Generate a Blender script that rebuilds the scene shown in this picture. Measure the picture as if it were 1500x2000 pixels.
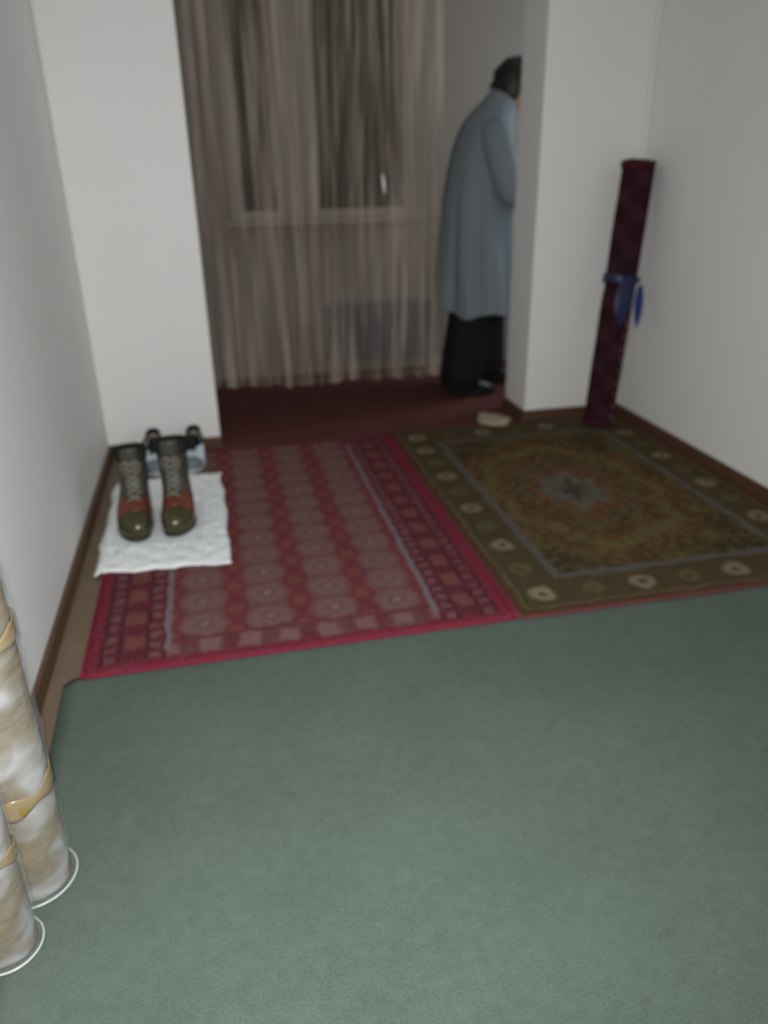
import bpy, bmesh, math, random
from mathutils import Vector, Matrix, noise
from math import sin, cos, pi, radians as R, sqrt, exp
random.seed(7)
for o in list(bpy.data.objects): bpy.data.objects.remove(o)
SC = bpy.context.scene
COL = SC.collection

# ------------------------------------------------------------------ camera
CAM_H = 1.22
YAW, PITCH, ROLL, FOC = R(12.15), R(24.45), R(-1.02), 1500.0
fw = Vector((sin(YAW)*cos(PITCH), cos(YAW)*cos(PITCH), -sin(PITCH)))
rt = Vector((cos(YAW), -sin(YAW), 0)); up = rt.cross(fw)
r2 = rt*cos(ROLL) + up*sin(ROLL); u2 = up*cos(ROLL) - rt*sin(ROLL)
cd = bpy.data.cameras.new('camera'); cam = bpy.data.objects.new('camera', cd); COL.objects.link(cam)
M = Matrix((r2, u2, -fw)).transposed().to_4x4(); M.translation = (0, 0, CAM_H)
cam.matrix_world = M
cd.sensor_fit = 'VERTICAL'; cd.sensor_height = 24.0; cd.lens = FOC/2000*24.0
cd.clip_start = .02; cd.clip_end = 50
cd.dof.use_dof = True; cd.dof.focus_distance = 1.05; cd.dof.aperture_fstop = 1.6
SC.camera = cam

# ------------------------------------------------------------------ world, light, exposure
W = bpy.data.worlds.new('world'); SC.world = W; W.use_nodes = True
W.node_tree.nodes['Background'].inputs[0].default_value = (.75, .85, 1, 1)
W.node_tree.nodes['Background'].inputs[1].default_value = .3
def light(name, kind, loc, energy, color, rot=(0, 0, 0), size=.1, size_y=None):
    l = bpy.data.lights.new(name, kind); l.energy = energy; l.color = color
    if kind == 'AREA':
        l.shape = 'RECTANGLE'; l.size = size; l.size_y = size_y or size
    else: l.shadow_soft_size = size
    o = bpy.data.objects.new(name, l); COL.objects.link(o); o.location = loc; o.rotation_euler = rot
    return o
# the phone's own flash beside the lens is the main light, room light is weak
fl = light('phone_flash', 'SPOT', M.translation + r2*-.02 + u2*.012, 178, (.95, .98, 1), size=.006)
fl.data.spot_size = R(128); fl.data.spot_blend = 1.0
FA = (fw*cos(R(6)) - r2*sin(R(6))).normalized()
fl.rotation_mode = 'QUATERNION'; fl.rotation_quaternion = FA.to_track_quat('-Z', 'Y')
light('left_wall_fill', 'AREA', (2.14, -.55, 1.35), 30, (.66, .86, 1), (R(90), 0, R(90)), 1.0, 1.0)  # unseen cool fill, added to brighten the left wall
light('ceiling_bulb', 'POINT', (.55, .35, 2.25), 3.5, (1, .84, .70), size=.05)
light('hall_window_daylight', 'AREA', (2.98, 4.3, 1.5), 20.0, (.74, .9, 1), (R(90), 0, R(90)), .7, 1.0)
SC.view_settings.view_transform = 'Standard'; SC.view_settings.look = 'None'
SC.view_settings.exposure = -0.12; SC.view_settings.gamma = 1; SC.view_settings.use_curve_mapping = False

# ------------------------------------------------------------------ helpers
def tag(o, label=None, cat=None, group=None, kind=None):
    if label: o['label'] = label
    if cat: o['category'] = cat
    if group: o['group'] = group
    if kind: o['kind'] = kind
    return o
def empty(name, loc=(0, 0, 0), rz=0):
    o = bpy.data.objects.new(name, None); COL.objects.link(o); o.location = loc; o.rotation_euler = (0, 0, rz)
    o.empty_display_size = .05
    return o
def mesh(name, vs, fs, mat, parent=None, smooth=True):
    me = bpy.data.meshes.new(name); me.from_pydata([tuple(v) for v in vs], [], fs); me.update()
    bm = bmesh.new(); bm.from_mesh(me); bmesh.ops.recalc_face_normals(bm, faces=bm.faces); bm.to_mesh(me); bm.free()
    if smooth:
        for p in me.polygons: p.use_smooth = True
    me.materials.append(mat)
    o = bpy.data.objects.new(name, me); COL.objects.link(o)
    if parent: o.parent = parent
    return o
def bmobj(name, bm, mat, parent=None, smooth=False):
    me = bpy.data.meshes.new(name); bmesh.ops.recalc_face_normals(bm, faces=bm.faces); bm.to_mesh(me); bm.free()
    for p in me.polygons: p.use_smooth = smooth
    me.materials.append(mat)
    o = bpy.data.objects.new(name, me); COL.objects.link(o)
    if parent: o.parent = parent
    return o
def add_box(bm, a, b, bevel=0, seg=2):
    c = [(a[i]+b[i])/2 for i in range(3)]; s = [abs(b[i]-a[i]) for i in range(3)]
    g = bmesh.ops.create_cube(bm, size=1, matrix=Matrix.Translation(c) @ Matrix.Diagonal((*s, 1)))
    if bevel:
        es = list({e for v in g['verts'] for e in v.link_edges})
        bmesh.ops.bevel(bm, geom=es, offset=bevel, segments=seg, profile=.5, affect='EDGES')
def box(name, a, b, mat, parent=None, bevel=0):
    bm = bmesh.new(); add_box(bm, a, b, bevel); return bmobj(name, bm, mat, parent)
def struct(o): o['kind'] = 'structure'; return o
def mod_bevel(o, w, n=2):
    m = o.modifiers.new('bevel', 'BEVEL'); m.width = w; m.segments = n; m.limit_method = 'ANGLE'; return o
def subsurf(o, n=1):
    m = o.modifiers.new('subsurf', 'SUBSURF'); m.levels = n; m.render_levels = n; return o
def solid(o, t, off=-1):
    m = o.modifiers.new('solid', 'SOLIDIFY'); m.thickness = t; m.offset = off; return o
def tube_data(path, rad, n=8, cap=True):
    vs, fs = [], []
    P = [Vector(p) for p in path]; k = len(P); rad = rad if hasattr(rad, '__len__') else [rad]*k
    prev = None
    for i, p in enumerate(P):
        t = (P[min(i+1, k-1)] - P[max(i-1, 0)]).normalized()
        if prev is None:
            a = Vector((0, 0, 1)) if abs(t.z) < .9 else Vector((1, 0, 0))
            nrm = t.cross(a).normalized()
        else: nrm = (prev - t*prev.dot(t)).normalized()
        prev = nrm; b = t.cross(nrm)
        for j in range(n):
            an = 2*pi*j/n; vs.append(p + (nrm*cos(an) + b*sin(an))*rad[i])
    for i in range(k-1):
        for j in range(n):
            fs.append((i*n+j, i*n+(j+1) % n, (i+1)*n+(j+1) % n, (i+1)*n+j))
    if cap: fs.append(tuple(range(n))[::-1]); fs.append(tuple((k-1)*n+j for j in range(n)))
    return vs, fs
def tube(name, path, rad, mat, parent=None, n=8):
    vs, fs = tube_data(path, rad, n); return mesh(name, vs, fs, mat, parent)
def loft(rings, closed=True, cap0=True, cap1=True):
    n = len(rings[0]); vs = [Vector(p) for r in rings for p in r]; fs = []
    for i in range(len(rings)-1):
        for j in range(n if closed else n-1):
            fs.append((i*n+j, i*n+(j+1) % n, (i+1)*n+(j+1) % n, (i+1)*n+j))
    if cap0: fs.append(tuple(range(n))[::-1])
    if cap1: fs.append(tuple((len(rings)-1)*n+j for j in range(n)))
    return vs, fs

# ------------------------------------------------------------------ node expressions
class X:
    def __init__(s, t, sock): s.t = t; s.s = sock
    def op(s, k, *a, clamp=False):
        n = s.t.nodes.new('ShaderNodeMath'); n.operation = k; n.use_clamp = clamp
        for i, v in enumerate((s,)+a):
            if isinstance(v, X): s.t.links.new(v.s, n.inputs[i])
            else: n.inputs[i].default_value = v
        return X(s.t, n.outputs[0])
    def __add__(s, o): return s.op('ADD', o)
    __radd__ = __add__
    def __sub__(s, o): return s.op('SUBTRACT', o)
    def __rsub__(s, o): return (s*-1)+o
    def __mul__(s, o): return s.op('MULTIPLY', o)
    __rmul__ = __mul__
    def __truediv__(s, o): return s.op('DIVIDE', o)
    def abs(s): return s.op('ABSOLUTE')
    def min(s, o): return s.op('MINIMUM', o)
    def max(s, o): return s.op('MAXIMUM', o)
    def sin(s): return s.op('SINE')
    def sqrt(s): return s.op('SQRT')
    def ping(s, p): return s.op('PINGPONG', p)      # triangle wave 0..p with period 2p
    def band(s, lo, hi, soft=.004):                 # 1 inside lo..hi
        return s.step(lo, soft)*(1-s.step(hi, soft))
    def step(s, e, soft=.004):
        n = s.t.nodes.new('ShaderNodeMapRange'); n.interpolation_type = 'SMOOTHSTEP'
        s.t.links.new(s.s, n.inputs[0]); n.inputs[1].default_value = e-soft; n.inputs[2].default_value = e+soft
        n.inputs[3].default_value = 0; n.inputs[4].default_value = 1
        return X(s.t, n.outputs[0])
class Mat:
    def __init__(s, name, rough=.6, spec=.3):
        s.m = bpy.data.materials.new(name); s.m.use_nodes = True; s.t = s.m.node_tree
        s.b = s.t.nodes['Principled BSDF']; s.b.inputs['Roughness'].default_value = rough
        s.b.inputs['Specular IOR Level'].default_value = spec
    def coords(s, kind='Object'):
        n = s.t.nodes.new('ShaderNodeTexCoord'); q = s.t.nodes.new('ShaderNodeSeparateXYZ')
        s.t.links.new(n.outputs[kind], q.inputs[0]); s.vec = n.outputs[kind]
        return X(s.t, q.outputs[0]), X(s.t, q.outputs[1]), X(s.t, q.outputs[2])
    def noise(s, scale, detail=3, stretch=None, rough=.5):
        if not hasattr(s, 'vec'): s.coords()
        n = s.t.nodes.new('ShaderNodeTexNoise'); n.inputs['Scale'].default_value = scale
        n.inputs['Detail'].default_value = detail; n.inputs['Roughness'].default_value = rough
        v = s.vec
        if stretch:
            mp = s.t.nodes.new('ShaderNodeMapping'); mp.inputs['Scale'].default_value = stretch
            s.t.links.new(v, mp.inputs[0]); v = mp.outputs[0]
        s.t.links.new(v, n.inputs[0]); return X(s.t, n.outputs[0])
    def mix(s, f, a, b):
        n = s.t.nodes.new('ShaderNodeMix'); n.data_type = 'RGBA'
        for v, i in ((f, 0), (a, 6), (b, 7)):
            if isinstance(v, X): s.t.links.new(v.s, n.inputs[i])
            elif isinstance(v, (int, float)): n.inputs[i].default_value = v
            else: n.inputs[i].default_value = (*v, 1)
        return X(s.t, n.outputs[2])
    def color(s, c):
        if isinstance(c, X): s.t.links.new(c.s, s.b.inputs['Base Color'])
        else: s.b.inputs['Base Color'].default_value = (*c, 1)
        return s
    def bump(s, h, strength=.3, dist=.005):
        n = s.t.nodes.new('ShaderNodeBump'); n.inputs['Strength'].default_value = strength; n.inputs['Distance'].default_value = dist
        s.t.links.new(h.s, n.inputs['Height']); s.t.links.new(n.outputs[0], s.b.inputs['Normal']); return s
def plain(name, c, rough=.6, spec=.3, var=.25, scale=30, bump=0, stretch=None):
    m = Mat(name, rough, spec); f = m.noise(scale, 3, stretch)
    m.color(m.mix(f, tuple(v*(1-var) for v in c), tuple(min(1, v*(1+var)) for v in c)))
    if bump: m.bump(f, bump)
    return m.m

MAT = {}
def wall_mat():
    m = Mat('wall_paint', .75, .2); f = m.noise(2.2, 3); g = m.noise(160, 2)
    m.color(m.mix(f, (.81, .78, .745), (.85, .82, .785))); m.bump(g, .06, .002); return m.m
MAT['wall'] = wall_mat()
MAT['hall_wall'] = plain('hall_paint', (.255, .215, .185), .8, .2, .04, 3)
MAT['ceiling'] = plain('ceiling_paint', (.75, .73, .7), .8, .2, .03, 3)
MAT['wood'] = plain('baseboard_wood', (.105, .052, .028), .45, .35, .35, 14, 0, (1, 1, 6))
MAT['lino'] = plain('tan_lino', (.185, .130, .085), .55, .3, .2, 9)
MAT['trim'] = plain('white_trim', (.80, .76, .70), .4, .4, .03, 10)
MAT['window_frame'] = plain('window_frame_paint', (.29, .245, .21), .5, .3, .06, 8)
def green():
    m = Mat('green_carpet_pile', .95, .05); a = m.noise(230, 2); b = m.noise(45, 3); c = m.noise(3.2, 3)
    f = (a*.55 + b*.3 + c*.35 - .1).op('MULTIPLY', 1.0, clamp=True)
    m.color(m.mix(f, (.044, .061, .049), (.160, .196, .162))); m.bump(a, .25, .004); return m.m
MAT['green'] = green()
def hallcarpet():
    m = Mat('dark_red_hall_carpet', .95, .05); a = m.noise(140, 2); b = m.noise(6, 3)
    m.color(m.mix(a*.5+b*.5, (.065, .022, .021), (.17, .065, .058))); m.bump(a, .5, .005); return m.m
MAT['hall_carpet'] = hallcarpet()

# ------------------------------------------------------------------ setting
XL, XR, YB, YJ = -.525, 2.012, 3.53, 3.80          # left wall, right wall, wall with the doorway (front, back)
DL, DR = -.022, 1.50                               # doorway
ZC, YF, YH = 2.45, -2.2, 4.80                      # ceiling, wall behind camera, hall back wall
struct(box('floor', (XL-.1, YF-.1, -.1), (3.1, YH+.1, 0), MAT['lino']))
struct(box('ceiling', (XL-.1, YF-.1, ZC), (3.1, YH+.1, ZC+.1), MAT['ceiling']))
struct(box('wall_left', (XL-.1, YF-.1, 0), (XL, YH+.1, ZC), MAT['wall']))
bm = bmesh.new()                                    # right wall, with an opening added behind the camera for the fill light
add_box(bm, (XR, YF-.1, 0), (XR+.1, -1.05, ZC)); add_box(bm, (XR, -.05, 0), (XR+.1, YJ, ZC))
add_box(bm, (XR, -1.05, 0), (XR+.1, -.05, .85)); add_box(bm, (XR, -1.05, 1.85), (XR+.1, -.05, ZC))
struct(bmobj('wall_right', bm, MAT['wall']))
bm = bmesh.new()
add_box(bm, (XL, YB, 0), (DL, YJ, ZC)); add_box(bm, (DR, YB, 0), (XR, YJ, ZC)); add_box(bm, (DL, YB, 2.16), (DR, YJ, ZC))
struct(bmobj('wall_back', bm, MAT['wall']))
struct(box('wall_front', (XL, YF-.1, 0), (XR, YF, ZC), MAT['wall']))
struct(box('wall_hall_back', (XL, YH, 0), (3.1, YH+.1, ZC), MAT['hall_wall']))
bm = bmesh.new()                                    # right end of the hall, with its window opening
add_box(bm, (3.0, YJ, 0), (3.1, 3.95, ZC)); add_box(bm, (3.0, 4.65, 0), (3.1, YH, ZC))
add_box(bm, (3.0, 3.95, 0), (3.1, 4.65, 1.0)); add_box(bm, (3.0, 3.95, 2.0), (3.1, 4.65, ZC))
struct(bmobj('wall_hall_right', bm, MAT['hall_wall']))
struct(box('wall_hall_front', (XR, YJ-.1, 0), (3.0, YJ, ZC), MAT['hall_wall']))
BH, BT = .062, .014
struct(box('baseboard_left', (XL, YF, 0), (XL+BT, YB, BH), MAT['wood'], None, .003))
struct(box('baseboard_right', (XR-BT, YF, 0), (XR, YB, BH), MAT['wood'], None, .003))
struct(box('baseboard_back', (XL+BT, YB-BT, 0), (DL, YB, BH), MAT['wood'], None, .003))
bm = bmesh.new(); add_box(bm, (DR-BT, YB-BT, 0), (XR-BT, YB, BH), .003); add_box(bm, (DR-BT, YB, 0), (DR, YJ, BH), .003)
struct(bmobj('baseboard_pillar', bm, MAT['wood']))
bm = bmesh.new(); add_box(bm, (XR-.022, YB-.016, BH), (XR, YB, ZC), .005)
struct(bmobj('trim_1', bm, MAT['trim']))

gc = empty('green_carpet', (XL+.055, YF+.1, 0))
tag(gc, 'sage green wall-to-wall carpet covering the bare front floor', 'carpet')
bm = bmesh.new()
bmesh.ops.create_grid(bm, x_segments=60, y_segments=280, size=.5)
Wc, Lc = 2.012-.014-(XL+.055), 3.50-(YF+.1)
for v in bm.verts:
    x, y = v.co.x+.5, v.co.y+.5
    e = (1-x)**8; Y_ = y*Lc+YF+.1; x = x + (1-x)**3*.030*max(0, min(1, (Y_-1.775)/.02))
    v.co = Vector((x*Wc + e*.012*noise.noise((0, y*9, 0)), y*Lc, .009+.0012*noise.noise((x*9, y*16, 0))))
r = bmesh.ops.extrude_face_region(bm, geom=bm.faces[:])
for g in r['geom']:
    if isinstance(g, bmesh.types.BMVert): g.co.z = .0005
bmobj('pile', bm, MAT['green'], gc, True)
pg = [(DL+.004, 3.515), (DR-BT-.002, 3.515), (DR-BT-.002, 3.815), (2.99, 3.815), (2.99, YH-.004), (XL+.004, YH-.004), (XL+.004, 3.815), (DL+.004, 3.815)]
hv, hf = loft([[(a, b, z) for a, b in pg] for z in (.0005, .008)])
hc = mesh('hall_carpet', hv, hf, MAT['hall_carpet'], None, False)
tag(hc, 'dark red carpet in the doorway under the curtain hem', 'carpet')

# ------------------------------------------------------------------ rugs
RZ = .0105
def red_rug_mat(Wd, Ln):
    m = Mat('red_rug_pile', .95, .05); u, v, z = m.coords()
    n1 = m.noise(26, 3); n2 = m.noise(150, 2); n3 = m.noise(9, 2)
    uu = u + (n1-.5)*.030; vv = v + (n1-.5)*.055
    d = uu.min(Wd-uu); dv = vv.min(Ln-vv)
    red = m.mix(n3, (.140, .028, .036), (.195, .040, .050))
    # field: four columns of grey rose medallions
    P, Q = .19, .132
    cu = (uu-.22).ping(P/2); cu = (P/2-cu)                       # 0 at column centre
    row = (vv-.05).ping(Q/2)                                      # 0 at medallion centre
    el = ((cu/.068)*(cu/.068) + (row/.056)*(row/.056)).sqrt()
    inn = ((cu/.030)*(cu/.030) + (row/.026)*(row/.026)).sqrt()
    core = ((cu/.012)*(cu/.012) + (row/.011)*(row/.011)).sqrt()
    colband = 1-cu.step(.058, .012)
    c = m.mix(colband*.62, red, (.165, .092, .088))
    c = m.mix((1-el.step(1, .30))*.62, c, (.225, .135, .125))
    c = m.mix((1-inn.step(1, .4))*.5, c, (.125, .06, .07))
    c = m.mix((1-core.step(1, .5))*.5, c, (.34, .25, .22))
    gap = (P/2-cu); g2 = ((gap/.022)*(gap/.022) + ((Q/2-row)/.032)*((Q/2-row)/.032)).sqrt()
    c = m.mix((1-g2.step(1, .5))*.4, c, (.26, .105, .06))
    # end row of pale motifs
    mo = uu.ping(.055); moti = (1-mo.step(.028, .01))*vv.band(.045, .105, .012)
    c = m.mix(vv.band(.03, .125, .008)*.7, c, (.13, .030, .045))
    c = m.mix(moti*.5, c, (.30, .19, .16))
    # side borders
    bd = 1-d.step(.215, .004)
    c = m.mix(bd, c, (.125, .022, .034))
    o1 = (1-(vv.ping(.065)).step(.036, .012))
    c = m.mix(bd*d.band(.095, .15, .006)*o1*.5, c, (.25, .10, .07))
    o2 = (1-((vv+.05).ping(.026)).step(.014, .006))
    c = m.mix(bd*d.band(.165, .195, .005)*o2*.4, c, (.26, .17, .15))
    c = m.mix(bd*d.band(.050, .078, .005)*o2*.35, c, (.23, .15, .14))
    for a, b in ((.040, .047), (.083, .090), (.155, .162)):
        c = m.mix(d.band(a, b, .003)*.8, c, (.05, .016, .028))
    c = m.mix(d.band(.206, .224, .003)*dv.step(.08, .02)*.85, c, (.20, .18, .20))
    edge = 1-(d.min(dv)).step(.034, .003)
    c = m.mix(edge, c, (.19, .022, .040))
    sp = n2.step(.60, .10)
    c = m.mix(sp*.26, c, (.27, .18, .16)); c = m.mix(.12, c, (.03, .012, .014))
    m.color(c); m.bump(n2, .5, .004); return m.m
def brown_rug_mat(Wd, Ln):
    m = Mat('brown_rug_pile', .95, .05); u, v, z = m.coords()
    n1 = m.noise(15, 3); n2 = m.noise(150, 2); n3 = m.noise(5, 3); n4 = m.noise(32, 2)
    uu = u + (n1-.5)*.045; vv = v + (n1-.5)*.055
    du = uu.min(Wd-uu); dv = vv.min(Ln-vv); d = du.min(dv)
    c = m.mix(n3.step(.5, .12), (.060, .046, .020), (.115, .088, .030))
    cx, cy = (uu-Wd*.46), (vv-Ln*.49)
    ang = cy.op('ARCTAN2', cx)
    rr = ((cx/.40)*(cx/.40) + (cy/.60)*(cy/.60)).sqrt() + (ang*8).sin()*.05
    c = m.mix((1-rr.step(1.0, .06))*.75, c, (.145, .060, .022))
    c = m.mix((rr.band(.72, .84, .04))*.7, c, (.165, .145, .055))
    c = m.mix((1-rr.step(.56, .06))*.65, c, (.100, .095, .050))
    c = m.mix((rr.band(.30, .44, .05))*.75, c, (.19, .060, .024))
    c = m.mix((1-rr.step(.30, .04))*.8, c, (.17, .165, .135))
    c = m.mix((1-rr.step(.13, .04))*.8, c, (.040, .045, .040))
    blot = n4.step(.57, .05)
    c = m.mix(blot*.5, c, (.20, .15, .06)); c = m.mix((1-n4.step(.40, .05))*.5, c, (.035, .028, .018))
    # border with rosettes
    bd = 1-d.step(.20, .006)
    c = m.mix(bd, c, m.mix(n1, (.070, .052, .026), (.105, .075, .032)))
    def roset(a, b, pa, col, r0):
        e = ((a*a)+(b*b)).sqrt()
        return (1-e.step(r0, .010)), (1-e.step(r0*.36, .007))
    pr = .165                                              # rosette half period
    for (a, b, lim) in ((du-.105, (vv-.11).ping(pr), du), (dv-.105, (uu-.11).ping(pr), dv)):
        r1, r0 = roset(a, b, pr, None, .040)
        c = m.mix(r1*.75, c, (.34, .28, .18)); c = m.mix(r0*.9, c, (.12, .05, .03))
        r1, r0 = roset(a, pr-b, pr, None, .034)
        c = m.mix(r1*.5, c, (.19, .17, .07)); c = m.mix(r0*.8, c, (.05, .06, .04))
    c = m.mix(d.band(.182, .212, .008)*.7, c, (.155, .145, .145))
    c = m.mix(d.band(.030, .040, .003)*.7, c, (.20, .13, .07))
    c = m.mix(1-d.step(.022, .003), c, (.105, .042, .028))
    c = m.mix(n2.step(.60, .1)*.22, c, (.24, .2, .13)); c = m.mix(.30, c, (.030, .022, .014))
    m.color(c); m.bump(n2, .5, .004); return m.m
def rug(name, label, x0, y0, Wd, Ln, mat, bind, fringe, lift=0):
    t = empty(name, (x0, y0, RZ)); tag(t, label, 'rug')
    bm = bmesh.new(); bmesh.ops.create_grid(bm, x_segments=70, y_segments=100, size=.5)
    for v in bm.verts:
        x, y = (v.co.x+.5)*Wd, (v.co.y+.5)*Ln
        e = .006*noise.noise((x*3.1, y*2.3, x0))
        v.co = Vector((x + (e if .02 < x < Wd-.02 else .004*noise.noise((0, y*4, x0))), y + .006*noise.noise((x*3, 0, x0))*(abs(y-Ln/2) > Ln/2-.02),
                       .009+.0015*noise.noise((x*6, y*6, x0)) + lift*max(0, 1-abs(Wd-x)/.03)))
    r = bmesh.ops.extrude_face_region(bm, geom=bm.faces[:])
    for g in r['geom']:
        if isinstance(g, bmesh.types.BMVert): g.co.z = .0006
    p = bmobj('pile', bm, mat, t, True)
    for nm, pts in (('edge_binding', [(0, i*Ln/40, .005) for i in range(41)]), ('edge_binding', [(Wd, i*Ln/40, .006+lift) for i in range(41)]),
                    ('edge_binding', [(i*Wd/30, 0, .005) for i in range(31)])):
        tube(nm, pts, .0052, bind, t, 8)
    vs, fs = [], []
    k = int(Wd/.011)
    for i in range(k):
        x = (i+.5)/k*Wd; a = random.uniform(-.35, .35); L = random.uniform(.022, .036)
        P = [(x, Ln-.004, .007), (x+a*.012, Ln+L*.5, .006), (x+a*.03, Ln+L, .0025)]
        q, f = tube_data(P, (.0022, .0024, .0018), 5); o = len(vs)
        vs += q; fs += [tuple(j+o for j in g) for g in f]
    fr = mesh('fringe', vs, fs, fringe, t); fr['kind'] = 'stuff'; fr['label'] = 'short pale fringe on the far edge'
    return t
MAT['crimson'] = plain('crimson_binding', (.20, .020, .042), .8, .15, .2, 60)
MAT['brown_bind'] = plain('brown_binding', (.15, .042, .040), .85, .1, .2, 60)
MAT['fringe'] = plain('fringe_cotton', (.15, .12, .11), .9, .1, .2, 40)
RX0, RY0, RW, RL = -.430, 1.770, 1.198, 1.69
BX0, BY0, BW, BL = .782, 1.765, 1.205, 1.715
rr = rug('red_rug', 'crimson patterned rug with grey medallion columns under the white mat', RX0, RY0, RW, RL, red_rug_mat(RW, RL), MAT['crimson'], MAT['fringe'], .006)
br = rug('brown_rug', 'olive brown floral rug with central medallion and beige rosettes, right of the red rug', BX0, BY0, BW, BL, brown_rug_mat(BW, BL), MAT['brown_bind'], MAT['fringe'])
# the beige folded-over corner of the brown rug beside the pillar
MAT['rug_back'] = plain('rug_backing', (.36, .31, .22), .9, .1, .2, 60, .2)
vs, fs = [], []
for i in range(9):
    for j in range(7):
        a = i/8; b = j/6
        w = .105*sin(pi*(.14+.72*a))
        x = 1.285 + a*.125 + (b-.5)*w*1.2 - BX0; y = 3.600 - a*.115 + (b-.5)*w*1.5 - BY0
        vs.append((x, y, .006 + .034*sin(pi*b)*(1-.3*a) + .002*noise.noise((a*5, b*5, 2))))
for i in range(8):
    for j in range(6): fs.append((i*7+j, (i+1)*7+j, (i+1)*7+j+1, i*7+j+1))
fc = solid(mesh('folded_corner', vs, fs, MAT['rug_back'], br), .004); fc['label'] = 'beige folded-over corner'

# ------------------------------------------------------------------ white mat
m = Mat('white_terry', .95, .1); a = m.noise(120, 2); b = m.noise(14, 3)
m.color(m.mix(a*.6+b*.4, (.80, .82, .80), (.95, .96, .94))); m.bump(a, .6, .006); MAT['terry'] = m.m
mt = empty('bath_mat', (-.25, 2.75, 0)); tag(mt, 'white fluffy terry mat under the lace-up boots by the left wall', 'mat')
MT = RZ + .0115
c4 = [(-.462, 2.335), (-.022, 2.305), (-.032, 3.150), (-.468, 3.135)]
NX, NY = 56, 96
def matp(i, j):
    a, b = i/NX, j/NY
    x = (c4[0][0]*(1-a)+c4[1][0]*a)*(1-b) + (c4[3][0]*(1-a)+c4[2][0]*a)*b
    y = (c4[0][1]*(1-a)+c4[1][1]*a)*(1-b) + (c4[3][1]*(1-a)+c4[2][1]*a)*b
    ed = min(a, 1-a, b, 1-b)
    x += .016*noise.noise((b*5, 3, 1)) + .006*noise.noise((a*30, b*40, 5)); y += .014*noise.noise((a*5, 7, 1)) + .006*noise.noise((a*30, b*40, 9))
    base = MT if x > -.444 else MT - min(1, (-.444-x)/.02)*.010
    z = base + .009 + .006*noise.noise((x*22, y*22, 0)) + .003*noise.noise((x*70, y*70, 3)) - .007*exp(-ed*60)
    f_ = min(1, max(0, (.085-min(abs(x+.340), abs(x+.197)))/.015))*min(1, max(0, (.185-abs(y-2.695))/.02))
    z = max(z, base+.002)*(1-f_) + (base+.005)*f_
    return Vector((x, y, z))
vs = [matp(i, j) - Vector((-.25, 2.75, 0)) for j in range(NY+1) for i in range(NX+1)]; n = len(vs)
fs = [(j*(NX+1)+i, j*(NX+1)+i+1, (j+1)*(NX+1)+i+1, (j+1)*(NX+1)+i) for j in range(NY) for i in range(NX)]
def bot(v):
    x = v.x-.25; base = MT if x > -.444 else MT - min(1, (-.444-x)/.02)*.010
    return Vector((v.x, v.y, base-.0005))
vs2 = vs + [bot(v) for v in vs]
fs2 = fs + [tuple(k+n for k in f)[::-1] for f in fs]
rim = [i for i in range(NX+1)] + [j*(NX+1)+NX for j in range(1, NY+1)] + [NY*(NX+1)+i for i in range(NX-1, -1, -1)] + [j*(NX+1) for j in range(NY-1, 0, -1)]
for k in range(len(rim)): fs2.append((rim[k], rim[k]+n, rim[(k+1) % len(rim)]+n, rim[(k+1) % len(rim)]))
mesh('terry_cloth', vs2, fs2, MAT['terry'], mt)
vs, fs = [], []
for j in range(1300):                                            # loose terry loops standing on the cloth
    i, k = random.uniform(.01, .99)*NX, random.uniform(.01, .99)*NY
    p = matp(i, k)
    if min(abs(p.x+.340), abs(p.x+.197)) < .085 and abs(p.y-2.695) < .19: continue
    p -= Vector((-.25, 2.75, 0)); a = random.uniform(0, 6.28); L = random.uniform(.004, .008)
    P = [p+Vector((0, 0, -.001)), p+Vector((cos(a)*L*.4, sin(a)*L*.4, L*.8)), p+Vector((cos(a)*L, sin(a)*L, L*.6))]
    q, f = tube_data(P, (.0016, .0016, .001), 4); o = len(vs); vs += q; fs += [tuple(h+o for h in g) for g in f]
tf = mesh('terry_loops', vs, fs, MAT['terry'], mt); tf['kind'] = 'stuff'
MTOP = MT + .0078

# ------------------------------------------------------------------ footwear
MAT['boot'] = plain('boot_leather', (.055, .052, .036), .42, .45, .5, 22, .12)
MAT['boot_toe'] = plain('boot_toe_rubber', (.050, .044, .015), .22, .5, .35, 30)
MAT['boot_red'] = plain('boot_red_brown', (.15, .034, .018), .2, .6, .3, 24)
MAT['boot_sole'] = plain('boot_sole', (.035, .034, .022), .7, .25, .3, 40)
MAT['lace'] = plain('boot_lace', (.23, .21, .17), .7, .2, .2, 60)
MAT['lining'] = plain('boot_lining', (.03, .026, .022), .9, .1, .3, 40)
MAT['sneak_white'] = plain('white_upper', (.66, .72, .75), .5, .3, .06, 30)
MAT['sneak_grey'] = plain('grey_toe', (.16, .18, .20), .55, .3, .2, 30)
MAT['sneak_black'] = plain('black_collar', (.012, .013, .016), .7, .2, .3, 30)
MAT['sneak_tan'] = plain('tan_heel', (.30, .25, .17), .7, .2, .15, 30)
MAT['sneak_sole'] = plain('pale_sole', (.40, .43, .44), .6, .3, .08, 30)
NR = 72
def outline(front, back, hw, side, flare=.12, e=2.35):
    """closed foot outline, toe towards -Y; side +-1 bends the foot"""
    pts = []
    for k in range(NR):
        t = 2*pi*k/NR; c, s = cos(t), sin(t)
        cy = (1 if c > 0 else -1)*abs(c)**(2/e); sx = (1 if s > 0 else -1)*abs(s)**(2/e)
        y = (front+back)/2 + (back-front)/2*cy
        f = (y-back)/(front-back) if front != back else 0         # 0 heel .. 1 toe
        w = hw*(1 - flare + 2*flare*(1/(1+exp(-(f-.45)*9))) - .10*exp(-((f-.42)/.14)**2))
        x = w*sx + side*.010*exp(-((f-.72)/.25)**2) - side*.004*exp(-((f-.98)/.12)**2)
        pts.append((x, y))
    return pts
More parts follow.
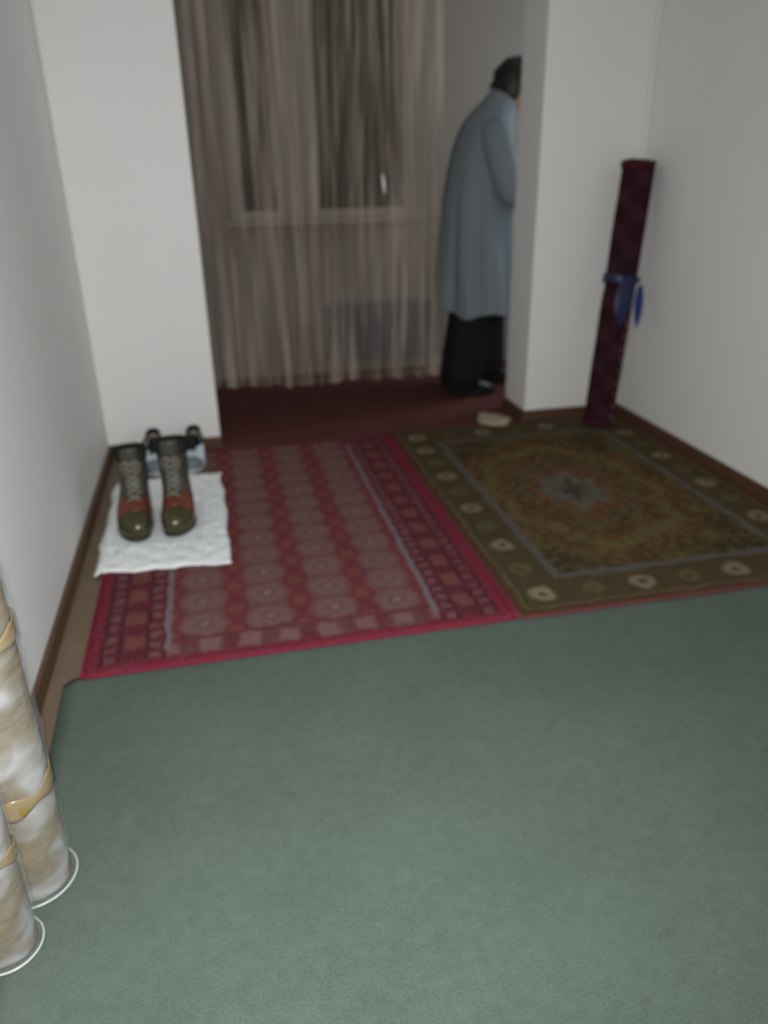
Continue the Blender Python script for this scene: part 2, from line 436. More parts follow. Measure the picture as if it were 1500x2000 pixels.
def split_shell(name_mats, rings, parent, classify, grow):
    """one lofted upper cut into panels; every panel is a mesh of its own with its own thickness"""
    fine = []
    for a, b in zip(rings, rings[1:]):
        for q in (0, .25, .5, .75): fine.append([Vector(p).lerp(Vector(r_), q) for p, r_ in zip(a, b)])
    fine.append([Vector(p) for p in rings[-1]])
    for _ in range(3):
        fine = [fine[0]] + [[(a+b*2+c)/4 for a, b, c in zip(fine[k-1], fine[k], fine[k+1])] for k in range(1, len(fine)-1)] + [fine[-1]]
    vs, fs = loft(fine, True, False, False)
    groups = {}
    for f in fs:
        c = sum((vs[i] for i in f), Vector())/len(f); groups.setdefault(classify(c, (f[0]//NR)/(len(fine)-1)), []).append(f)
    out = {}
    for key, faces in groups.items():
        idx = sorted({i for f in faces for i in f}); mp = {i: k for k, i in enumerate(idx)}
        o = mesh(key, [vs[i] for i in idx], [tuple(mp[i] for i in f) for f in faces], name_mats[key], parent)
        solid(o, .0035 + grow.get(key, 0), 1 if grow.get(key, 0) else 0); out[key] = o
    return out
def make_boot(name, label, x, y, rz, side, h=.265):
    t = empty(name, (x, y, MTOP-.002), rz); tag(t, label, 'boot', 'lace-up boots on the white mat')
    lev = [(.018, -.308, .0, .054), (.040, -.310, .004, .0555), (.058, -.304, .004, .055), (.074, -.288, .003, .053), (.088, -.258, .002, .051),
           (.102, -.224, .000, .049), (.116, -.194, -.002, .0485), (.134, -.172, -.004, .049), (.156, -.158, -.005, .050), (.186, -.152, -.004, .052),
           (.215, -.152, -.002, .0535), (h-.015, -.153, .001, .0545), (h, -.152, .002, .0545)]
    rings = []
    for z, f, b, w in lev:
        sh = max(0, min(1, (z-.09)/.06))
        rings.append([(px, py, z + (0 if z < h-.05 else .016*((py+.07)/.07)*-.6)) for px, py in outline(f, b, w, side*(1-sh), .12*(1-sh), 2.35-.3*sh)])
    def cl(c, lv):
        if c.z < .088 and c.y < -.252: return 'toe_cap'
        if c.z < .125 and -.252 <= c.y < -.165: return 'vamp_panel'
        if c.z > h-.035: return 'collar'
        if c.y > -.045 and c.z < .11: return 'heel_counter'
        return 'upper'
    sp = split_shell({'toe_cap': MAT['boot_toe'], 'vamp_panel': MAT['boot_red'], 'collar': MAT['lining'], 'heel_counter': MAT['boot_toe'], 'upper': MAT['boot']},
                     rings, t, cl, {'toe_cap': .0022, 'collar': .0015, 'heel_counter': .002})
    sp['toe_cap']['label'] = 'olive rubber toe cap'; sp['vamp_panel']['label'] = 'glossy red-brown vamp'
    so = outline(-.314, .006, .058, side)
    v, f = loft([[(a*.97, b, 0) for a, b in so], [(a, b, .004) for a, b in so], [(a*1.015, b, .014) for a, b in so], [(a*1.01, b, .026) for a, b in so]])
    mod_bevel(mesh('sole', v, f, MAT['boot_sole'], t, False), .002)
    # insole / dark inside
    v, f = loft([[(a*.9, b*.94-.004, z) for a, b in outline(-.144, -.006, .049, 0, .0)] for z in (.06, .16, h-.03)], True, True, False)
    mesh('lining', v, f, MAT['lining'], t)
    def fy(z):
        for k in range(len(lev)-1):
            if lev[k][0] <= z <= lev[k+1][0]:
                q = (z-lev[k][0])/(lev[k+1][0]-lev[k][0]); return lev[k][1]*(1-q)+lev[k+1][1]*q
        return lev[-1][1]
    vs, fs = [], []                                               # tongue
    for i in range(14):
        z = .112 + i*(h+.020-.112)/13; yf = fy(min(z, h))
        for j in range(7):
            a = (j-3)/3; vs.append((a*.030, yf-.0045+.009*a*a, z))
    for i in range(13):
        for j in range(6): fs.append((i*7+j, i*7+j+1, (i+1)*7+j+1, (i+1)*7+j))
    subsurf(solid(mesh('tongue', vs, fs, MAT['boot'], t), .005, 0), 1)
    # zig-zag laces up the front
    zs = [.112, .130, .150, .172, .196, .220, .242]
    for k in range(len(zs)-1):
        for s in (-1, 1):
            za, zb = zs[k], zs[k+1]; P = []
            for i in range(7):
                q = i/6; xx = s*(.024-.048*q); z = za*(1-q)+zb*q
                P.append((xx, fy(z)-.0115+13*xx*xx, z+.002))
            tube('lace', P, .0028, MAT['lace'], t, 6)
    for s in (-1, 1):                                             # bow loops hanging to the sides
        P = [(0, fy(.23)-.014, .242), (s*.016, fy(.23)-.024, .250), (s*.034, fy(.22)-.020, .232), (s*.030, fy(.2)-.014, .208), (s*.010, fy(.215)-.015, .228)]
        tube('lace_bow', P, .0030, MAT['lace'], t, 6)
    return t
make_boot('boot', 'olive lace-up boot with red-brown toe, the one beside the left wall', -.345, 2.845, R(2), -1, .270)
make_boot('boot', 'olive lace-up boot with red-brown toe, the one farther from the left wall', -.193, 2.852, R(-3), 1, .285)

def make_sneaker(label, x, y, rz, side):
    t = empty('sneaker', (x, y, RZ+.0112), rz); tag(t, label, 'shoe', 'sneakers against the wall behind the boots')
    lev = [(.016, -.268, 0, .043), (.034, -.270, .003, .0445), (.046, -.262, .003, .043), (.056, -.236, .002, .041), (.066, -.200, .001, .0385), (.078, -.168, .000, .036), (.092, -.150, .002, .034), (.104, -.142, .004, .033)]
    rings = []
    for z, f, b, w in lev:
        rings.append([(px, py, z + max(0, (z-.06))*(.55*(py+.075)/.075)) for px, py in outline(f, b, w, side, .10)])
    def cl(c, lv):
        if c.y < -.225: return 'toe_cap'
        if lv > .80: return 'collar'
        if c.y > -.035: return 'heel_tab'
        return 'upper'
    split_shell({'toe_cap': MAT['sneak_grey'], 'upper': MAT['sneak_white'], 'collar': MAT['sneak_black'], 'heel_tab': MAT['sneak_tan']}, rings, t, cl, {'toe_cap': .002, 'heel_tab': .003, 'collar': .002})
    so = outline(-.274, .006, .047, side, .10)
    v, f = loft([[(a*.97, b, 0) for a, b in so], [(a, b, .004) for a, b in so], [(a*1.01, b, .022) for a, b in so]])
    mod_bevel(mesh('sole', v, f, MAT['sneak_sole'], t, False), .002)
    v, f = loft([[(a*.9, b*.95-.004, z) for a, b in outline(-.140, -.004, .032, 0, .0)] for z in (.05, .085)], True, True, False)
    mesh('lining', v, f, MAT['sneak_black'], t)
    vs, fs = [], []
    for i in range(7):
        for j in range(5):
            a = (j-2)/2; vs.append((a*.022, -.190+i*.011, .072+i*.009-.006*a*a+.004))
    for i in range(6):
        for j in range(4): fs.append((i*5+j, i*5+j+1, (i+1)*5+j+1, (i+1)*5+j))
    subsurf(solid(mesh('tongue', vs, fs, MAT['sneak_black'], t), .006, 0), 1)
    for k in range(4):
        z = .078+k*.0085; y0 = -.184+k*.011
        tube('lace', [(-.024, y0, z-.003), (-.012, y0-.001, z+.003), (0, y0-.001, z+.0045), (.012, y0-.001, z+.003), (.024, y0, z-.003)],   .0028, MAT['sneak_black'], t, 6)
    return t
make_sneaker('black and white low shoe with tan heel, standing behind and between the boots', -.315, 3.446, R(4), -1)
make_sneaker('black and white low shoe with bright white side, right of both boots', -.136, 3.446, R(-5), 1)

# ------------------------------------------------------------------ rolled rug in the right corner
def roll_mat():
    m = Mat('maroon_rug_back', .9, .1); u, v, z = m.coords(); n1 = m.noise(30, 3); n2 = m.noise(140, 2)
    ang = v.op('ARCTAN2', u)
    a = (z*1.0 + ang*.045).ping(.075); b = (z*1.0 - ang*.045 + .03).ping(.075)
    a = a + (n1-.5)*.03; f = (1-(a/.075 + b/.075).step(.8, .45))
    c = m.mix(n1, (.016, .005, .008), (.036, .010, .014))
    c = m.mix(f*.5, c, (.052, .022, .028))
    c = m.mix((1-a.step(.012, .006))*.5, c, (.06, .014, .020))
    c = m.mix(n2.step(.62, .08)*.25, c, (.09, .04, .04))
    m.color(c); m.bump(n2, .5, .004); return m.m
MAT['roll'] = roll_mat()
MAT['roll_edge'] = plain('maroon_edge', (.055, .012, .018), .85, .1, .25, 50)
MAT['stitch'] = plain('stitch_thread', (.38, .26, .24), .8, .1, .2, 50)
MAT['blue'] = plain('blue_plastic', (.014, .032, .20), .4, .4, .25, 25)
MAT['navy'] = plain('navy_plastic', (.013, .018, .062), .4, .35, .3, 25)
b0, b1 = Vector((1.800, 3.325, RZ+.0215)), Vector((1.916, 3.405, 1.21))
ax = b1-b0; RLN = ax.length; RR = .073
rl = empty('rolled_rug', b0); rl.rotation_mode = 'QUATERNION'; rl.rotation_quaternion = Vector((0, 0, 1)).rotation_difference(ax.normalized())
tag(rl, 'dark maroon rolled-up rug leaning upright in the right corner, tied with blue plastic', 'rug')
turns, T = 4.2, .011
def spiral_r(q): return RR - T*turns*(1-q)*.98
K = 150
sec = []                                                        # spiral cross section with thickness
TH0 = R(-52)                                                    # where the loose edge ends, seen on the right front side
for side in (0, 1):
    rng = range(K+1) if side == 0 else range(K, -1, -1)
    for i in rng:
        q = i/K; th = TH0 - (1-q)*turns*2*pi; rr_ = spiral_r(q) - side*T*.80
        sec.append((rr_*cos(th), rr_*sin(th)))
zz = [.0, .006, .03] + [.03+(RLN-.06)*i/24 for i in range(1, 24)] + [RLN-.03, RLN-.006, RLN]
rings = []
for z in zz:
    w = .0022*noise.noise((z*5, 1, 2)); pin = .0045*exp(-((z-.66)/.03)**2); e = .003 if z in (0, RLN) else 0
    rings.append([(x*(1+w/RR-pin/RR-e/RR), y*(1+w/RR-pin/RR-e/RR), z + (.004*noise.noise((x*30, y*30, z*9)) if z > RLN-.02 else 0)) for x, y in sec])
v, f = loft(rings, True, False, False); k = len(sec); top = (len(rings)-1)*k
for i in range(K):                                              # spiral ends
    f.append((i, k-1-i, k-2-i, i+1)); f.append((top+i, top+i+1, top+k-2-i, top+k-1-i))
mesh('rolled_body', v, f, MAT['roll'], rl)
P = [(( RR+.001)*cos(TH0), (RR+.001)*sin(TH0), RLN*i/30) for i in range(31)]
tube('edge_binding', P, .006, MAT['roll_edge'], rl, 8)
for zc, nm in ((.012, 'end_binding'), (RLN-.018, 'end_binding')):
    rg = []
    for dz in (-.012, -.008, .008, .014):
        rg.append([((RR+.0005+(0 if abs(dz) > .01 else .0012))*cos(a*2*pi/40), (RR+.0005+(0 if abs(dz) > .01 else .0012))*sin(a*2*pi/40), zc+dz) for a in range(40)])
    v, f = loft(rg, True, False, False); o = solid(mesh(nm, v, f, MAT['roll_edge'], rl), .002, -1)
for i in range(9):
    z = .03+i*.055; a = TH0-.22
    tube('stitch', [((RR+.0016)*cos(a), (RR+.0016)*sin(a), z), ((RR+.0028)*cos(a), (RR+.0028)*sin(a), z+.014), ((RR+.0016)*cos(a), (RR+.0016)*sin(a), z+.028)], .0016, MAT['stitch'], rl, 5)
# blue tie
rg = []
for i, (dz, e) in enumerate(((-.020, .0015), (-.015, .003), (0, .0035), (.015, .003), (.020, .0015))):
    rg.append([((RR+e+.0012*sin(a*1.9+i))*cos(a*2*pi/48), (RR+e+.0012*sin(a*1.9+i))*sin(a*2*pi/48), .685+dz+.004*sin(a*.5)) for a in range(48)])
v, f = loft(rg, True, False, False); solid(mesh('tie_band', v, f, MAT['navy'], rl), .0012, 1)
def leaf(name, p0, d_out, length, width, mat, seed):
    vs, fs = [], []; n = 12
    side = Vector((0, 0, 1)).cross(d_out).normalized()
    for i in range(n+1):
        q = i/n; w = width*.5*(sin(pi*min(1, q*.9+.1))**.8)*(1.0 if q < .6 else 1.0) + .001
        c = p0 + d_out*(.012*sin(pi*q*.7)) + Vector((0, 0, -length*q)) + side*.004*sin(q*5+seed)
        for j in range(5):
            a = (j-2)/2; vs.append(c + side*w*a + d_out*(.006*(1-a*a)*sin(pi*q) + .002*noise.noise((q*6, a*3, seed))))
    for i in range(n):
        for j in range(4): fs.append((i*5+j, i*5+j+1, (i+1)*5+j+1, (i+1)*5+j))
    return subsurf(solid(mesh(name, vs, fs, mat, rl), .0015, 0), 1)
a = R(-98); leaf('tie_end', Vector(((RR+.006)*cos(a), (RR+.006)*sin(a), .70)), Vector((cos(a), sin(a), 0)), .22, .085, MAT['navy'], 1)
a = R(-5); leaf('tie_end', Vector(((RR+.016)*cos(a)+.018, (RR+.008)*sin(a), .665)), Vector((sin(R(20)), -cos(R(20)), 0)), .20, .062, MAT['blue'], 3)
tube('tie_knot', [((RR+.003)*cos(R(-60)), (RR+.003)*sin(R(-60)), .690), ((RR+.012)*cos(R(-40)), (RR+.012)*sin(R(-40)), .688), ((RR+.012)*cos(R(-18)), (RR+.012)*sin(R(-18)), .680), ((RR+.016)*cos(R(-5)), (RR+.010)*sin(R(-5)), .672)], (.006, .008, .007, .005), MAT['navy'], rl, 8)

# ------------------------------------------------------------------ plastic-wrapped rolls by the left wall
def wrap_mat():
    m = Mat('clear_plastic_wrap', .2, 1.0); f = m.noise(30, 3, (1, 1, 3))
    m.color((.70, .72, .74)); m.b.inputs['Alpha'].default_value = .10; m.bump(f, .5, .01)
    return m.m
MAT['wrap'] = wrap_mat()
def sheet_mat():
    m = Mat('beige_gold_sheet', .5, .35); u, v, z = m.coords(); n1 = m.noise(16, 3); n2 = m.noise(60, 2)
    ang = v.op('ARCTAN2', u)
    a = ((ang*.075 + (n1-.5)*.04).ping(.045)); b = (z+(n1-.5)*.05).ping(.06)
    f = 1-((a/.045)*(a/.045)+(b/.06)*(b/.06)).sqrt().step(.55, .12)
    n5 = m.noise(7, 2, (1, 1, 1.5)); c = m.mix(n1, (.12, .088, .042), (.20, .150, .078)); c = m.mix(n5.step(.52, .07)*.75, c, (.40, .40, .40)); c = m.mix(f*.45, c, (.20, .125, .03)); c = m.mix(n2.step(.6, .1)*.25, c, (.26, .23, .18))  # off-white blotches paint in the white glare of the plastic
    m.color(c); return m.m
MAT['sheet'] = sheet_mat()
MAT['gold'] = plain('gold_tape', (.24, .155, .045), .3, .5, .2, 20)
MAT['rim'] = plain('pale_plastic_rim', (.46, .46, .42), .25, .5, .06, 20)
def wrapped_roll(label, x, y, r, h, tapes, seed):
    t = empty('wrapped_roll', (x, y, 0)); tag(t, label, 'roll', 'plastic-wrapped rolls by the left wall')
    z0 = .0105 if seed else .0105
    ri = r-.008; sec = []; K = 70; tn = 5
    for side in (0, 1):
        for i in (range(K+1) if side == 0 else range(K, -1, -1)):
            q = i/K; th = .6 - (1-q)*tn*2*pi; rr_ = ri - .0075*tn*(1-q) - side*.005
            sec.append((rr_*cos(th), rr_*sin(th)))
    zs = [z0+.004] + [z0+.01+(h-.02)*i/12 for i in range(13)] + [z0+h-.006]
    v, f = loft([[(a, b, z) for a, b in sec] for z in zs], True, False, False); k = len(sec); tp = (len(zs)-1)*k
    for i in range(K): f.append((i, k-1-i, k-2-i, i+1)); f.append((tp+i, tp+i+1, tp+k-2-i, tp+k-1-i))
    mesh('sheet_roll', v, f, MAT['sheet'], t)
    rings = []; n = 56; NZ = 150
    for i in range(NZ+1):
        z = z0+.001 + h*i/NZ; g = []
        for j in range(n):
            a = 2*pi*j/n
            e = .0042*noise.noise((cos(a)*1.5+seed, sin(a)*1.5, z*26)) + .0030*noise.noise((cos(a)*4, sin(a)*4+seed, z*60))
            e += .003*sin(z*120 + 4*cos(a+seed) + 5*noise.noise((z*9, a, seed)))*noise.noise((z*7, cos(a), seed+2))*2
            g.append(((r-.003+e*.75)*cos(a), (r-.003+e*.75)*sin(a), z))
        rings.append(g)
    v, f = loft(rings, True, True, True); o = mesh('plastic_wrap', v, f, MAT['wrap'], t); o['label'] = 'crinkled clear plastic wrap'
    for zt, w in tapes:
        rg = []
        for q in (-1, -.6, .6, 1):
            rg.append([((r-.0066+(.0006 if abs(q) < 1 else .0002))*cos(2*pi*j/48), (r-.0066+(.0006 if abs(q) < 1 else .0002))*sin(2*pi*j/48), zt+q*w/2*(1+.4*sin(j*.7))+.012*sin(2*pi*j/48+seed)) for j in range(48)])
        v, f = loft(rg, True, False, False); solid(mesh('gold_tape', v, f, MAT['gold'], t), .001, 1)
    rg = [[((r-.001+.0022*cos(p))*cos(2*pi*j/48), (r-.001+.0022*cos(p))*sin(2*pi*j/48), z0+.004+.0028*sin(p)) for j in range(48)] for p in [2*pi*i/8 for i in range(9)]]
    v, f = loft(rg, True, False, False); mesh('bottom_rim', v, f, MAT['rim'], t)
    return t
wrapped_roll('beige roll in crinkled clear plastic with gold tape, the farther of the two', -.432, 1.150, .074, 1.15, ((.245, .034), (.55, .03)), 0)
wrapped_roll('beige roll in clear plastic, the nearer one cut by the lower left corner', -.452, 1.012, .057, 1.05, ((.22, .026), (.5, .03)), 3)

# ------------------------------------------------------------------ hall: window, radiator, curtain
MAT['night'] = Mat('dark_window_glass', .45, .1).color((.008, .014, .012)).m
MAT['radiator'] = plain('grey_radiator', (.10, .105, .125), .45, .4, .08, 10)
MAT['glint_white'] = plain('pale_glint', (.85, .88, .95), .2, .6, .02, 10)
w = struct(empty('window_1', (.70, YH, 1.0)))
x0, x1, y0, y1 = .16, 1.24, .93, 2.14
bm = bmesh.new()
for a, b in (((x0, y0), (x1, y0+.05)), ((x0, y1-.05), (x1, y1)), ((x0, y0+.0501), (x0+.06, y1-.0501)), ((x1-.06, y0+.0501), (x1, y1-.0501)), ((.44, y0+.0501), (.68, y1-.0501))):
    add_box(bm, (a[0]-.7, -.035, a[1]-1), (b[0]-.7, -.001, b[1]-1), .004)
o = bmobj('window_frame', bm, MAT['window_frame'], w)
for a, b in ((x0+.06, .44), (.68, x1-.06)):
    bm = bmesh.new(); add_box(bm, (a-.7, -.016, y0+.05-1), (b-.7, -.004, y1-.05-1)); bmobj('pane', bm, MAT['night'], w)
bm = bmesh.new(); add_box(bm, (x0-.73, -.10, y0-.03-1), (x1-.67, -.001, y0-1), .006); bmobj('window_sill', bm, MAT['window_frame'], w)
rd = empty('radiator', (1.05, YH-.004, 0)); tag(rd, 'dark grey panel radiator below the window, seen through the curtain', 'radiator')
for i in range(12):
    x = -.36+i*.0605
    bm = bmesh.new(); add_box(bm, (x, -.105, .09), (x+.054, -.045, .445), .012, 3); bmobj('radiator_section', bm, MAT['radiator'], rd)
for z in (.13, .405): tube('pipe', [(-.39, -.075, z), (.39, -.075, z)], .013, MAT['radiator'], rd, 10)
for x in (-.28, .28):
    bm = bmesh.new(); add_box(bm, (x-.012, -.10, .0085), (x+.012, -.05, .10), .003); bmobj('foot', bm, MAT['radiator'], rd)
    bm = bmesh.new(); add_box(bm, (x-.01, -.05, .36), (x+.01, 0, .385), .003); bmobj('bracket', bm, MAT['radiator'], rd)

def curtain_mat():
    m = Mat('sheer_cream_voile', .85, .1); t = m.t; u, v, z = m.coords()
    n1 = m.noise(24, 3, (1, 1, .07)).step(.5, .22); n2 = m.noise(300, 1)
    col = m.mix(n1, (.33, .25, .19), (.74, .62, .50))
    d = t.nodes.new('ShaderNodeBsdfDiffuse'); tl = t.nodes.new('ShaderNodeBsdfTranslucent'); tr = t.nodes.new('ShaderNodeBsdfTransparent')
    t.links.new(col.s, d.inputs[0]); t.links.new(col.s, tl.inputs[0])
    a = t.nodes.new('ShaderNodeMixShader'); a.inputs[0].default_value = .3
    t.links.new(d.outputs[0], a.inputs[1]); t.links.new(tl.outputs[0], a.inputs[2])
    b = t.nodes.new('ShaderNodeMixShader')
    fac = (n1*.30+.20).op('MINIMUM', 1.0)
    t.links.new((1-fac).s, b.inputs[0]); t.links.new(a.outputs[0], b.inputs[1]); t.links.new(tr.outputs[0], b.inputs[2])
    t.links.new(b.outputs[0], t.nodes['Material Output'].inputs[0]); t.nodes.remove(m.b); return m.m
MAT['voile'] = curtain_mat()
ct = empty('curtain', (.55, 3.86, 0)); tag(ct, 'sheer cream pleated curtain hanging across the doorway', 'curtain')
NU, NV = 420, 44; vs, fs = [], []
CX0, CX1 = -.06, 1.158
for j in range(NV+1):
    b = j/NV
    for i in range(NU+1):
        a = i/NU
        zt = 2.20; zb = .205 - .012*a + .012*noise.noise((a*9, 4, 0)) - .012*exp(-((a-.36)/.1)**2)
        z = zt + (zb-zt)*b
        ph = a*2*pi*12 + 7*noise.noise((a*3.3, b*.45, 3)) + 2.0*noise.noise((a*11, b*.9, 5))
        amp = .020 + .014*noise.noise((a*6, b*1.0, 8)) + .012*b
        y = amp*sin(ph) + .006*sin(ph*2.3+b*2) + .004*noise.noise((a*40, b*2, 1))*b
        x = CX0 + (CX1-CX0)*a + .35*amp*cos(ph)*(.4+.6*b) + .010*b*noise.noise((a*7, b*2, 6))
        if b > .75: x -= .020*((b-.75)/.25)**2*exp(-(1-a)*12)
        vs.append((x-.55, y, z))
for j in range(NV):
    for i in range(NU): fs.append((j*(NU+1)+i, j*(NU+1)+i+1, (j+1)*(NU+1)+i+1, (j+1)*(NU+1)+i))
mesh('curtain_cloth', vs, fs, MAT['voile'], ct)
pin = tube('glint_piece', [(.293, -.038, 1.175), (.296, -.045, 1.15), (.299, -.045, 1.115), (.306, -.038, 1.085)], (.003, .0065, .0065, .003), MAT['glint_white'], ct, 8); pin['label'] = 'small pale piece added for a bright glint'  # added piece that stands in for a streak of glint on the curtain
tube('curtain_rod', [(-.62, 0, 2.215), (1.25, 0, 2.215)], .012, MAT['window_frame'], ct, 10)

# ------------------------------------------------------------------ person in the hall, turned to the right
MAT['skin'] = plain('skin', (.42, .26, .19), .5, .3, .08, 20)
MAT['hair'] = plain('dark_hair', (.022, .016, .013), .5, .35, .5, 60, .4)
MAT['tunic'] = plain('grey_blue_cotton', (.185, .205, .222), .85, .15, .08, 40, .1, (1, 1, .2))
MAT['trousers'] = plain('black_cloth', (.012, .010, .012), .85, .15, .3, 40)
MAT['shoe_black'] = plain('black_shoe', (.012, .011, .011), .4, .4, .3, 40)
MAT['eye'] = plain('eye', (.6, .58, .55), .2, .5, .02, 20)
FX, FY, FZ = 1.452, 4.16, .0085
pe = empty('person', (FX, FY, FZ)); tag(pe, 'person in loose grey-blue tunic and black trousers leaning forward behind the doorway', 'person')
def capsule(bm, a, b, ra, rb, sx=1, n=14):
    a, b = Vector(a), Vector(b); ax = (b-a); L = ax.length; q = Vector((0, 0, 1)).rotation_difference(ax.normalized()) if L > 1e-6 else None
    rings = []
    for i in range(-6, 1): t = i/6*pi/2; rings.append((ra*sin(t), ra*cos(t)))
    for i in range(0, 7): t = i/6*pi/2; rings.append((L+rb*sin(t), rb*cos(t)))
    vv = []
    for z, r in rings:
        r = max(r, 1e-4)
        for j in range(n):
            p = Vector((r*cos(2*pi*j/n), r*sin(2*pi*j/n)*sx, z))
            if q: p = q @ p
            vv.append(bm.verts.new(a+p))
    for i in range(len(rings)-1):
        for j in range(n): bm.faces.new((vv[i*n+j], vv[i*n+(j+1) % n], vv[(i+1)*n+(j+1) % n], vv[(i+1)*n+j]))
    bm.faces.new(vv[:n][::-1]); bm.faces.new(vv[-n:])
def ell(bm, c, r, rot=0):
    g = bmesh.ops.create_uvsphere(bm, u_segments=20, v_segments=14, radius=1, matrix=Matrix.Translation(c) @ Matrix.Rotation(rot, 4, 'Y') @ Matrix.Diagonal((*r, 1)))
bm = bmesh.new()                                        # facing +X, leaning forward; +Y is the left side
hip, chest, neck, head = (-.03, 0, .90), (-.01, 0, 1.24), (.085, 0, 1.42), (.175, 0, 1.555)
ell(bm, (-.03, 0, .92), (.115, .165, .13)); capsule(bm, (-.03, 0, .92), (-.02, 0, 1.12), .115, .115, 1.3)
ell(bm, (-.005, 0, 1.22), (.125, .175, .17), .25); capsule(bm, (-.005, -.13, 1.33), (-.005, .13, 1.33), .055, .055)
capsule(bm, (.02, 0, 1.36), (.115, 0, 1.47), .060, .054)
ell(bm, (.165, 0, 1.575), (.098, .076, .115), .3); ell(bm, (.205, 0, 1.515), (.062, .058, .065), .3)
capsule(bm, (.255, 0, 1.585), (.277, 0, 1.545), .010, .015, 1, 10)          # nose
for s in (-1, 1):
    ell(bm, (.155, s*.077, 1.560), (.020, .010, .032), .3)                  # ears
    capsule(bm, (.235, s*.015, 1.498), (.243, 0, 1.500), .009, .010, 1, 8)  # lips
    capsule(bm, (-.005, s*.158, 1.31), (.06, s*.215, 1.07), .046, .042)     # upper arm
    capsule(bm, (.06, s*.215, 1.07), (.285, s*.17, 1.02), .040, .028)       # forearm
    ell(bm, (.325, s*.16, 1.015), (.045, .016, .038))                       # palm
    for k, (dz, L) in enumerate(((.027, .066), (.009, .075), (-.009, .070), (-.026, .055))):
        p = Vector((.360, s*.158, 1.015+dz)); q = p+Vector((L*.55, -s*.010, -.006)); e = q+Vector((L*.35, -s*.022, -.014))
        capsule(bm, p, q, .0088, .0082, 1, 8); capsule(bm, q, e, .0082, .0070, 1, 8)
    capsule(bm, (.305, s*.150, 1.045), (.340, s*.125, 1.062), .011, .009, 1, 8); capsule(bm, (.340, s*.125, 1.062), (.368, s*.112, 1.060), .009, .008, 1, 8)
    fx = .10*s
    capsule(bm, (-.03, s*.085, .88), (.0+fx*.6, s*.095, .49), .088, .058)
    capsule(bm, (.0+fx*.6, s*.095, .49), (-.02+fx, s*.095, .09), .055, .038)
    capsule(bm, (-.045+fx, s*.095, .045), (.14+fx, s*.105, .030), .036, .027)
for v in bm.verts: v.co += Vector((.02, 0, -.032))*max(0, min(1, (v.co.z-1.44)/.05))
body = bmobj('body', bm, MAT['skin'], pe, True)
rm = body.modifiers.new('remesh', 'REMESH'); rm.mode = 'VOXEL'; rm.voxel_size = .0075; rm.use_smooth_shade = True
sm = body.modifiers.new('smooth', 'SMOOTH'); sm.factor = .5; sm.iterations = 3
for s in (-1, 1):
    bm = bmesh.new(); ell(bm, (.243, s*.030, 1.568), (.011, .013, .010)); bmobj('eye', bm, MAT['eye'], pe, True).location = (.02, 0, -.032)
# hair: shell over the back and top of the head with tousled locks
bm = bmesh.new(); ell(bm, (.146, 0, 1.588), (.116, .090, .124), .3)
for v in list(bm.verts):
    if (v.co.x-.15)*.8 - (v.co.z-1.60)*1.1 > .075: bm.verts.remove(v)
for v in bm.verts: v.co += (v.co-Vector((.15, 0, 1.59))).normalized()*.010*noise.noise(v.co*30)
hr = bmobj('hair', bm, MAT['hair'], pe, True); solid(hr, .012, 0); subsurf(hr, 1); hr.location = (.02, 0, -.032)
vs, fs = [], []
for k in range(170):
    th = random.uniform(.75*pi, 1.25*pi) if k % 2 else random.uniform(0, 2*pi); ph = random.uniform(-.25, 1.4)
    n_ = Vector((cos(th)*cos(ph), sin(th)*cos(ph), sin(ph)))
    p = Vector((.150, 0, 1.592)) + Vector((n_.x*.114, n_.y*.090, n_.z*.119))
    if (p.x-.15)*.8 - (p.z-1.60)*1.1 > .06: continue
    d = (Vector((-.5, n_.y*.4, -.8)) + n_*.5 + Vector((random.uniform(-.5, .5), random.uniform(-.5, .5), random.uniform(-.3, .3)))).normalized()*random.uniform(.02, .04)
    q, f = tube_data([p, p+d*.5+n_*.006, p+d], (.006, .005, .001), 5); o = len(vs); vs += q; fs += [tuple(h+o for h in g) for g in f]
hl = mesh('hair_locks', vs, fs, MAT['hair'], hr); hl['kind'] = 'stuff'
# tunic: body tube with folds and two sleeves
def ring(c, rx, ry, tilt, z, fold, seed, n=72):
    g = []
    for j in range(n):
        a = 2*pi*j/n
        e = 1 + fold*(.45*sin(a*9+seed+z*2.0) + .35*sin(a*15+seed*2-z*1.2)*noise.noise((a, z*1.1, 4))*2 + .6*noise.noise((cos(a)*4, sin(a)*4, z*.9+seed)))
        x, y = rx*cos(a)*e, ry*sin(a)*e
        g.append((c+x*cos(tilt), y, z - x*sin(tilt)))
    return g
tl = [(.455, -.010, .235, .275, .17, 0), (.60, -.012, .222, .262, .16, 0), (.80, -.020, .202, .238, .12, 0), (.95, -.022, .190, .218, .08, 0), (1.10, -.020, .172, .200, .04, .05),
      (1.22, -.010, .155, .205, .025, .15), (1.32, .012, .142, .205, .02, .30), (1.385, .035, .118, .165, .02, .42), (1.435, .062, .092, .115, .02, .50), (1.475, .088, .078, .086, .02, .55), (1.505, .100, .072, .078, .02, .55)]
rings = [ring(c, rx, ry, ti, z + (0 if k else 0), fo, 1.3) for k, (z, c, rx, ry, fo, ti) in enumerate(tl)]
rings[0] = [(x, y, z + .018*sin(i*.5) + .012*noise.noise((i*.2, 0, 0))) for i, (x, y, z) in enumerate(rings[0])]
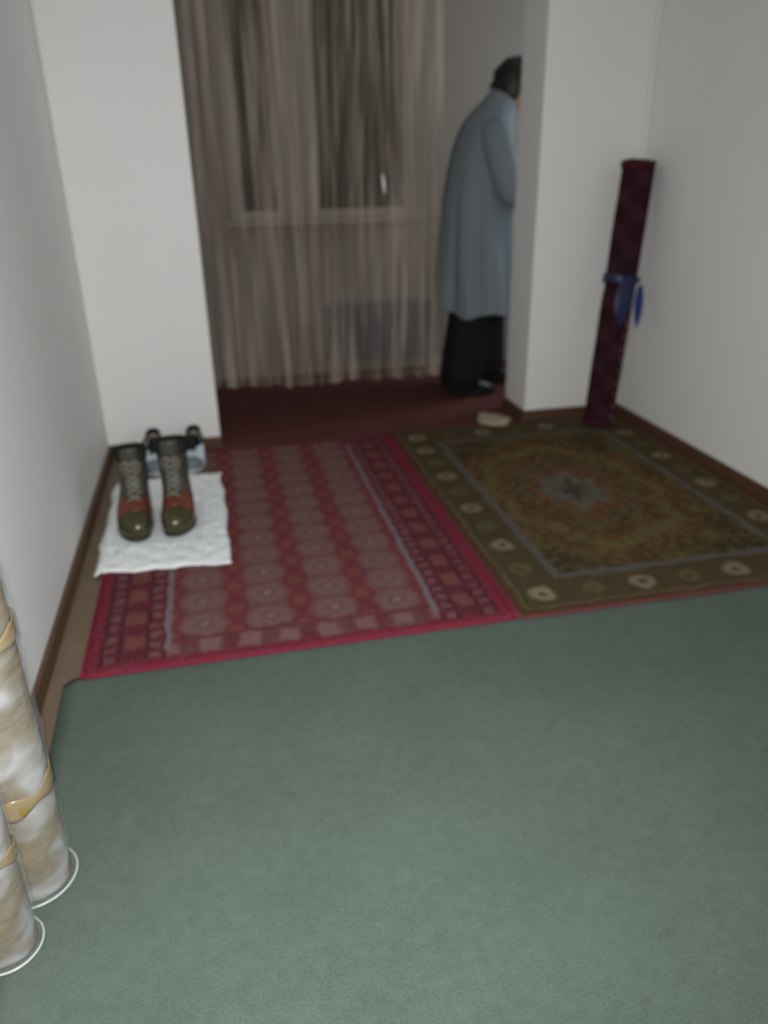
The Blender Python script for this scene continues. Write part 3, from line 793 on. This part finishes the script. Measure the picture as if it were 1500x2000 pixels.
v, f = loft(rings, True, False, False); tu = mesh('tunic', v, f, MAT['tunic'], pe); solid(tu, .004, 0); subsurf(tu, 2)
for s in (-1, 1):
    path = [(.0, s*.10, 1.365), (.004, s*.165, 1.335), (.012, s*.200, 1.26), (.04, s*.218, 1.15), (.065, s*.224, 1.065), (.12, s*.212, 1.042), (.19, s*.192, 1.032), (.26, s*.176, 1.024)]
    v, f = tube_data(path, (.060, .078, .078, .072, .068, .062, .056, .050), 20, False)
    v = [p + Vector((0, 0, 1))*.006*noise.noise(p*22) + Vector((1, 0, 0))*.006*noise.noise(p*19) for p in v]
    sl = mesh('sleeve', v, f, MAT['tunic'], tu); solid(sl, .003, 0); subsurf(sl, 1)
# trousers: two wide legs meeting at the hip
bm = bmesh.new()
for s in (-1, 1):
    fx = .10*s
    capsule(bm, (-.03, s*.075, .84), (.0+fx*.6, s*.095, .50), .120, .125, 1.0, 20)
    capsule(bm, (.0+fx*.6, s*.095, .50), (-.02+fx, s*.095, .13), .125, .118, 1.0, 20)
    capsule(bm, (-.02+fx, s*.095, .13), (-.02+fx, s*.095, .10), .118, .105, 1.0, 20)
ell(bm, (-.03, 0, .90), (.135, .18, .12))
for v in bm.verts:
    v.co.z = max(v.co.z, .040); v.co += Vector((1, .6, 0))*.010*noise.noise((v.co.x*12, v.co.y*12, v.co.z*6))
tr = bmobj('trousers', bm, MAT['trousers'], pe, True)
rm = tr.modifiers.new('remesh', 'REMESH'); rm.mode = 'VOXEL'; rm.voxel_size = .010; rm.use_smooth_shade = True
sm = tr.modifiers.new('smooth', 'SMOOTH'); sm.factor = .5; sm.iterations = 4
for s in (-1, 1):
    fx = .10*s; so = outline(-.272, 0, .046, s, .1)
    lev = [(.0, 1, 0), (.02, 1, 0), (.045, .97, 0), (.062, .88, .02), (.078, .74, .06), (.09, .62, .09)]
    rings = [[(-(b)*k_/1 - .085+fx - 0, a*(1-.1*(1-k_)) + s*.097, z) for a, b in so] for z, k_, q in lev]
    v, f = loft(rings); sh = mesh('shoe', v, f, MAT['shoe_black'], pe); subsurf(sh, 1)
